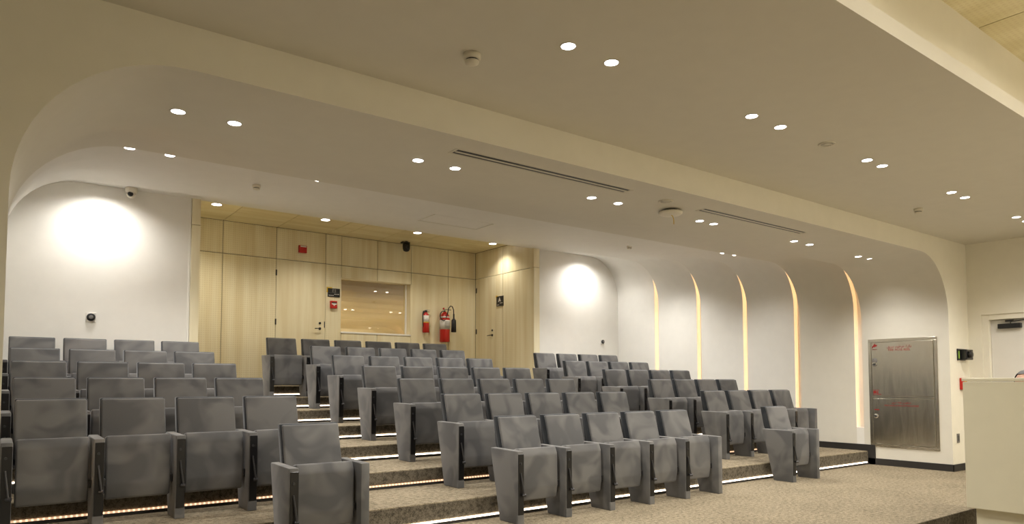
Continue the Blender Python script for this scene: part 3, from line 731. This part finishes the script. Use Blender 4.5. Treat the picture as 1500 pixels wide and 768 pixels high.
def skin_body(name, joints, edges, mat, parent, root=0, sub=2):
    me = bpy.data.meshes.new(name); me.from_pydata([j[0] for j in joints], edges, [])
    ob = add_obj(name, me, parent, mat)
    sk = ob.modifiers.new('skin', 'SKIN'); ss = ob.modifiers.new('sub', 'SUBSURF'); ss.levels = sub; ss.render_levels = sub
    for i, v in enumerate(me.skin_vertices[0].data):
        r = joints[i][1]; v.radius = r if isinstance(r, tuple) else (r, r); v.use_root = (i == root)
    dg = bpy.context.evaluated_depsgraph_get()
    m2 = bpy.data.meshes.new_from_object(ob.evaluated_get(dg)); ob.modifiers.clear(); ob.data = m2
    if not m2.materials: m2.materials.append(mat)
    for p_ in m2.polygons: p_.use_smooth = True
    return ob
PX, PY, PZ = 5.02, -3.035, -.17
# stool chair for the person
o = empty('side_chair', (PX, PY, PZ)); tag(o, 'dark side chair behind the cream podium under the seated person', 'chair')
box('seat', (-.22, .22, -.22, .22, .42, .47), M['shell'], o, .015); box('backrest', (.20, .25, -.21, .21, .58, .92), M['shell'], o, .015)
for sx in (-.19, .19):
    for sy in (-.19, .19): cyl('leg', (sx, sy, 0), (sx, sy, .43), .014, M['lever'], o)
    
for sy in (-.17, .17): cyl('back_post', (.205, sy, .44), (.23, sy, .62), .012, M['lever'], o)
pr = empty('person', (PX, PY, PZ)); tag(pr, 'seated person with grey hair in a dark shirt behind the podium', 'person')
J = [((.02, 0, .60), (.15, .13)), ((.03, 0, .80), (.15, .11)), ((.03, 0, 1.02), (.17, .11)), ((.02, 0, 1.20), (.09, .075)), ((.0, 0, 1.28), (.055, .055)),
     ((.03, .17, 1.13), .065), ((-.03, .24, .90), .05), ((-.22, .15, .74), .042), ((.03, -.17, 1.13), .065), ((-.03, -.24, .90), .05), ((-.22, -.15, .74), .042),
     ((-.02, .10, .57), .095), ((-.40, .12, .56), .075), ((-.38, .12, .30), .058), ((-.38, .12, .08), .045), ((-.50, .12, .05), .04),
     ((-.02, -.10, .57), .095), ((-.40, -.12, .56), .075), ((-.38, -.12, .30), .058), ((-.38, -.12, .08), .045), ((-.50, -.12, .05), .04)]
E_ = [(0, 1), (1, 2), (2, 3), (3, 4), (2, 5), (5, 6), (6, 7), (2, 8), (8, 9), (9, 10), (0, 11), (11, 12), (12, 13), (13, 14), (14, 15), (0, 16), (16, 17), (17, 18), (18, 19), (19, 20)]
skin_body('body', J, E_, M['shirt'], pr)
def head_mesh(name, mat, scale, loc, cut=None):
    bm = bmesh.new(); bmesh.ops.create_uvsphere(bm, u_segments=24, v_segments=16, radius=1)
    if cut: bmesh.ops.delete(bm, geom=[v for v in bm.verts if cut(v.co)], context='VERTS')
    for v in bm.verts:
        c = v.co
        if name == 'head' and c.z < -.1: c.x *= 1-.18*(-c.z); c.y *= 1-.32*(-c.z)
        if name == 'head' and c.x < -.9 and abs(c.z+.1) < .25: c.x -= .14
        v.co = Vector((c.x*scale[0]+loc[0], c.y*scale[1]+loc[1], c.z*scale[2]+loc[2]))
    return add_obj(name, bm_mesh(name, bm, mat, True), pr)
hd = head_mesh('head', M['skin'], (.096, .076, .118), (-.03, 0, 1.43))
head_mesh('hair', M['hair'], (.106, .086, .124), (-.022, 0, 1.438), lambda c: c.z < -.35 or (c.x < -.45 and c.z < .62))
for sy in (-1, 1):
    lathe('eye', [(.010, 0), (.008, .006)], M['ink'], hd, loc=(-.117, sy*.030, 1.435), axis='-X', n=10)
    lathe('ear', [(.012, 0), (.022, .006), (.010, .012)], M['skin'], hd, loc=(-.02, sy*.078, 1.42), axis='-Y', n=10)
lathe('mouth', [(.018, 0), (.016, .003)], M['redprint'], hd, loc=(-.108, 0, 1.37), axis='-X', n=10)
for sy in (-1, 1):
    base = Vector((-.22, sy*.15, .74))
    Jh = [(base, .034), (base+Vector((-.07, -sy*.02, -.04)), (.030, .018)), (base+Vector((-.10, -sy*.03, -.06)), (.028, .014))]
    Eh = [(0, 1), (1, 2)]
    for q in range(4):
        k = len(Jh); oy = -.024+.016*q
        L = (.055, .065, .062, .048)[q]
        Jh += [(base+Vector((-.115, -sy*.03+oy, -.07)), .009), (base+Vector((-.115-L*.5, -sy*.03+oy, -.085)), .0085), (base+Vector((-.115-L*.8, -sy*.03+oy, -.105)), .007)]
        Eh += [(2, k), (k, k+1), (k+1, k+2)]
    k = len(Jh); Jh += [(base+Vector((-.07, -sy*.055, -.055)), .010), (base+Vector((-.105, -sy*.07, -.075)), .008)]; Eh += [(1, k), (k, k+1)]
    skin_body('hand', Jh, Eh, M['skin'], pr, sub=1)
